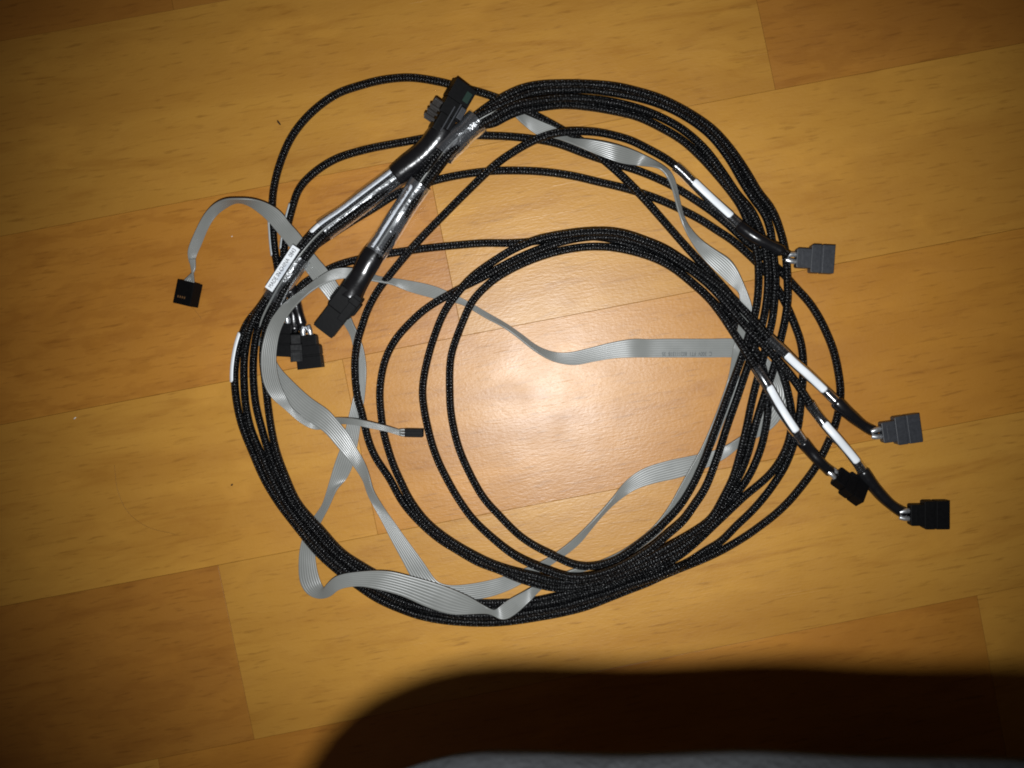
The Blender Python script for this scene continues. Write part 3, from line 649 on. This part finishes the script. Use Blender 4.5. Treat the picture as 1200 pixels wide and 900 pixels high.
# mini connector lying inside the left of the coil
MX = frame(413, 344, -.62, .785, .0088, roll=-8, pitch=4)
hs = merge(box(-2*u, 26*u, -15*u, 15*u, -.0044, .0044, .0006, MX), box(4*u, 20*u, -17*u, 17*u, -.0030, .0026, .0004, MX))
conB = obj('host_connector', hs, M['plastic'], rootB, smooth=False)
rim = merge(box(26*u, 55*u, -13*u, 13*u, .0028, .0040, .0002, MX), box(26*u, 55*u, -13*u, 13*u, -.0040, -.0030, .0002, MX), box(26*u, 54*u, 11*u, 13*u, -.003, .0028, .0002, MX), box(26*u, 54*u, -13*u, -11*u, -.003, .0028, .0002, MX), box(25*u, 29*u, -12*u, 12*u, -.003, .0028, 0, MX))
obj('metal_shroud', rim, M['plastic'], conB, smooth=False)
obj('contact_board', box(28*u, 57*u, -10*u, 10*u, -.0008, .0006, .0001, MX), M['board'], conB, smooth=False)
obj('release_latch', merge(box(-4*u, 32*u, 4*u, 13*u, .0044, .0052, .0002, MX), box(0, 8*u, 2*u, 15*u, .0052, .0062, .0004, MX)), M['plastic'], conB, smooth=False)

# paper tag with its print
def text_mesh(s_, size, MX, m, parent, name='printed_text', sx=1.0):
    cu = bpy.data.curves.new('t', 'FONT'); cu.body = s_; cu.size = size; cu.align_x = 'CENTER'; cu.align_y = 'CENTER'; cu.extrude = .00003
    o = bpy.data.objects.new('t', cu); COL.objects.link(o)
    me = bpy.data.meshes.new_from_object(o.evaluated_get(bpy.context.evaluated_depsgraph_get()))
    bpy.data.objects.remove(o); bpy.data.curves.remove(cu)
    bm = bmesh.new(); bm.from_mesh(me); bpy.data.meshes.remove(me)
    bmesh.ops.transform(bm, matrix=MX @ Matrix.Diagonal((sx, 1, 1, 1)), verts=bm.verts)
    return obj(name, bm, m, parent, smooth=False)
zt = max(bundle_z('A', 331, 315, 0))+RC+.0007
MXt = frame(331, 314.5, .547, -.837, zt, roll=-7)
tagp = obj('paper_tag', box(-29*K, 29*K, -5.2*K, 5.2*K, -.0001, .0001, 0, MXt), M['white'], rootA, smooth=False)
bpy.context.view_layer.update()
text_mesh('MADE IN CHINA  0843', .0031, MXt @ Matrix.Translation((0, 0, .00018)), M['ink'], tagp, sx=.72)

# ------------------------------------------------------------------ ribbon builder
def ribbon(name, ctrl, E, parent, cond=8, th=.00095):
    Lp = np.array([tuple(P(c_[0], c_[1], e[0])) for c_, e in zip(ctrl, E)]); Rp = np.array([tuple(P(c_[2], c_[3], e[1])) for c_, e in zip(ctrl, E)])
    both = np.hstack([Lp, Rp])
    fine = catmull(both*1000, .9)/1000
    mid = (fine[:, :3]+fine[:, 3:])/2
    d = np.r_[0, np.cumsum(np.linalg.norm(np.diff(mid, axis=0), axis=1))]
    n = int(d[-1]/.0012); s_ = np.linspace(0, d[-1], n)
    fine = np.stack([np.interp(s_, d, fine[:, k]) for k in range(6)], 1); fine = gsmooth(fine, 1.6)
    Lw, Rw = fine[:, :3], fine[:, 3:]
    c_ = (Lw+Rw)/2; a = Rw-Lw
    t = np.gradient(c_, axis=0); t /= np.linalg.norm(t, axis=1)[:, None]+1e-9
    nrm = np.cross(a, t); nrm /= np.linalg.norm(nrm, axis=1)[:, None]+1e-12
    nrm = np.where(nrm[:, 2:3] < 0, -nrm, nrm)
    m_ = cond*6+1; uu = np.linspace(-1, 1, m_)
    prof = th/2*(.74+.26*np.abs(np.sin((uu+1)/2*np.pi*cond)))
    ring = len(uu)*2
    top = c_[:, None]+a[:, None]*uu[None, :, None]/2+nrm[:, None]*prof[None, :, None]
    bot = c_[:, None]+a[:, None]*uu[None, ::-1, None]/2-nrm[:, None]*prof[None, ::-1, None]
    V = np.concatenate([top, bot], 1).reshape(-1, 3); F = []
    for i in range(n-1):
        for j in range(ring):
            k = (j+1) % ring
            F.append((i*ring+j, (i+1)*ring+j, (i+1)*ring+k, i*ring+k))
    F.append(tuple(range(ring))); F.append(tuple((n-1)*ring+j for j in range(ring-1, -1, -1)))
    bm = bmesh.new(); vs = [bm.verts.new(v) for v in V]
    for f in F: bm.faces.new([vs[x] for x in f])
    bmesh.ops.recalc_face_normals(bm, faces=bm.faces)
    return obj(name, bm, M['ribbon'], parent)
ribB = ribbon('grey_ribbon', RB, EB, rootB)
ribA = ribbon('grey_ribbon', RA, EA, rootA)
bpy.context.view_layer.update()
MXt = frame(805, 414.6, -1, 0.004, .0008+.00062)
text_mesh('C  300V  FT1  80211131B  35', .0030, MXt, M['ghost_ink'], ribA, sx=.66)
# grey wire seen in the groove of each bundle
def groove(s, C, a, b):
    p = bundle_path(s, C, a, b); pts = resample(catmull(C, 1.5), 2.5)
    q = gsmooth(p, 5); q[:, 2] += .0022-.0048*np.clip((np.linspace(0, 1, len(q))-.72)/.28, 0, 1)*(s == 'A')
    obj('sideband_wire', tube(resample(q, .001), .00062, 8, squash=(.8, 1.6)), M['ribbon'], ROOT[s])
groove('A', CA2+[(301, 392), (303, 410)], (466, 205), (303, 405)); groove('B', CB+[(578, 134), (592, 126), (600, 124)], (440, 296), (598, 124))

# small plug on the arching ribbon (five wires, four brass windows)
MX = frame(219.5, 343, -.20, .98, .0036, roll=14)
sp = obj('sideband_plug', merge(box(-13*u, 15*u, -11*u, 13*u, -.0034, .0034, .0003, MX), box(-13.4*u, -12*u, -9*u, 11*u, -.0020, .0020, 0, MX)), M['plastic'], rootB, smooth=False)
for i in range(4):
    obj('contact', box(5*u, 7.5*u, (-1+i*3.0)*u-.002, (0.3+i*3.0)*u-.002, .0034, .0036, 0, MX), M['gold'], sp, smooth=False)
for i in range(5):
    a_ = MX @ Vector((-12.5*u, (8-3.2*i)*u, .0012)); m1 = P(225.5-.2+.5*i, 317, .0042); b_ = P(222.5+i*1.4, 303, .0042)
    obj('wire', tube(catmull([tuple(b_), tuple(m1), tuple(a_)], .0006), .00058, 8), M['ribbon'], sp)
# two wire plug inside the coil
MX = frame(485, 507, 1, .02, .0034)
sp2 = obj('sideband_plug', merge(box(-10*u, 11*u, -5*u, 5*u, -.0024, .0024, .0003, MX), box(-9*u, 9*u, -2*u, 2*u, .0024, .0027, .0001, MX)), M['plastic'], rootA, smooth=False)
for i in range(3):
    a_ = MX @ Vector((-9*u, (3-3*i)*u, .0004)); b_ = P(468, 504+i*2.6, .0042); m1 = P(472, 503.6+i*3.4, .0040)
    obj('wire', tube(catmull([tuple(b_), tuple(m1), tuple(a_)], .0006), .00058, 8), M['ribbon'], sp2)

# ------------------------------------------------------------------ the fabric at the bottom of the picture
def rrect(x0, x1, y0, y1, r, n=10):
    o_ = []
    for cx, cy, a0 in ((x1-r, y1-r, 0), (x0+r, y1-r, 90), (x0+r, y0+r, 180), (x1-r, y0+r, 270)):
        for i in range(n+1):
            a_ = math.radians(a0+90*i/n); o_.append((cx+r*math.cos(a_), cy+r*math.sin(a_)))
    # even out the long sides
    p = np.array(o_+o_[:1]); return resample(p, .006)[:-1]
bx0, bx1, by0, by1 = -.055, .42, -.46, -.0757
prof = [(0, .150), (.004, .120), (.040, .090), (.0, .055)]
prof = [(.150, 0.0), (.140, .03), (.105, .09), (.066, .15), (.036, .196), (.014, .220), (.003, .235), (0, .244), (.004, .252), (.014, .258), (.035, .262), (.08, .265), (.14, .267)]
rings = []; prof = [(a, b*1.105) for a, b in prof]; base = rrect(bx0, bx1, by0, by1, .040)
cen = np.array(((bx0+bx1)/2, (by0+by1)/2))
m_ = len(base); nv = np.roll(base, -1, 0)-np.roll(base, 1, 0); nv = np.stack([-nv[:, 1], nv[:, 0]], 1); nv /= np.linalg.norm(nv, axis=1)[:, None]
V = []; F = []
for k, (ins, z) in enumerate(prof):
    hx, hy = (bx1-bx0)/2, (by1-by0)/2
    for i in range(m_):
        q = cen+(base[i]-cen)*np.array((1-ins/hx, 1-ins/hy))
        wv = .0006*math.sin(q[0]*62+z*20)+.0004*math.sin(q[0]*140+q[1]*60+1)
        slope = .022*(q[0]-.02) if z > .1 else 0
        V.append((q[0], q[1]+wv+slope*.35, z+wv*.6 if z > 0 else 0))
for k in range(len(prof)-1):
    for i in range(m_):
        j = (i+1) % m_; F.append((k*m_+i, k*m_+j, (k+1)*m_+j, (k+1)*m_+i))
F.append(tuple(range(m_-1, -1, -1))); F.append(tuple((len(prof)-1)*m_+i for i in range(m_)))
cloth = obj('cloth', (V, F, None), M['fabric'])  # unidentified fabric; its unseen body is shaped to throw the big shadow
tag(cloth, 'blurred blue-grey fabric edge along the bottom of the photo, casting the big shadow', 'cloth')

# ------------------------------------------------------------------ bits of dirt on the boards
def bit(name, px, py, r, m, label, cat, st=(1, 1, 1)):
    bm = bmesh.new(); bmesh.ops.create_icosphere(bm, subdivisions=2, radius=r)
    for v in bm.verts: v.co = Vector((v.co.x*st[0], v.co.y*st[1], v.co.z*st[2]))*(1+.25*random.uniform(-1, 1))
    q = P(px, py, 0); zmin = min(v.co.z for v in bm.verts)
    bmesh.ops.transform(bm, matrix=Matrix.Translation((q.x, q.y, -zmin)) @ Matrix.Rotation(.6, 4, 'Z'), verts=bm.verts)
    tag(obj(name, bm, m), label, cat)
bit('crumb', 88, 490, .0004, M['crumb'], 'tiny pale crumb on the yellow board at the far left', 'crumb', (2.2, .9, .6))
bit('crumb', 327, 144, .0006, M['dark'], 'tiny dark crumb left of the outermost cable loop', 'crumb', (.7, 2.2, .6))
bit('crumb', 272, 277, .0003, M['crumb'], 'tiny pale crumb under the arch of the grey ribbon', 'crumb', (1, 1, .6))
bit('crumb', 272, 568, .0005, M['dark'], 'tiny dark crumb beside the left of the coil', 'crumb', (1.5, .8, .5))
hp = [P(*q, .00015) for q in ((134, 545), (138, 575), (150, 600), (172, 617), (205, 626))]
tag(obj('hair', tube(catmull([tuple(q) for q in hp], .001), .00005, 6), M['hair']), 'fine dark hair curling on the yellow board left of the coil', 'hair')
hp = [P(*q, .00015) for q in ((222, 358), (229, 364), (236, 374))]
tag(obj('hair', tube(catmull([tuple(q) for q in hp], .001), .00005, 6), M['hair']), 'short dark hair below the small five wire plug', 'hair')
fb = [P(240, 279, .006), P(243, 282, .0055), P(246, 284, .005)]
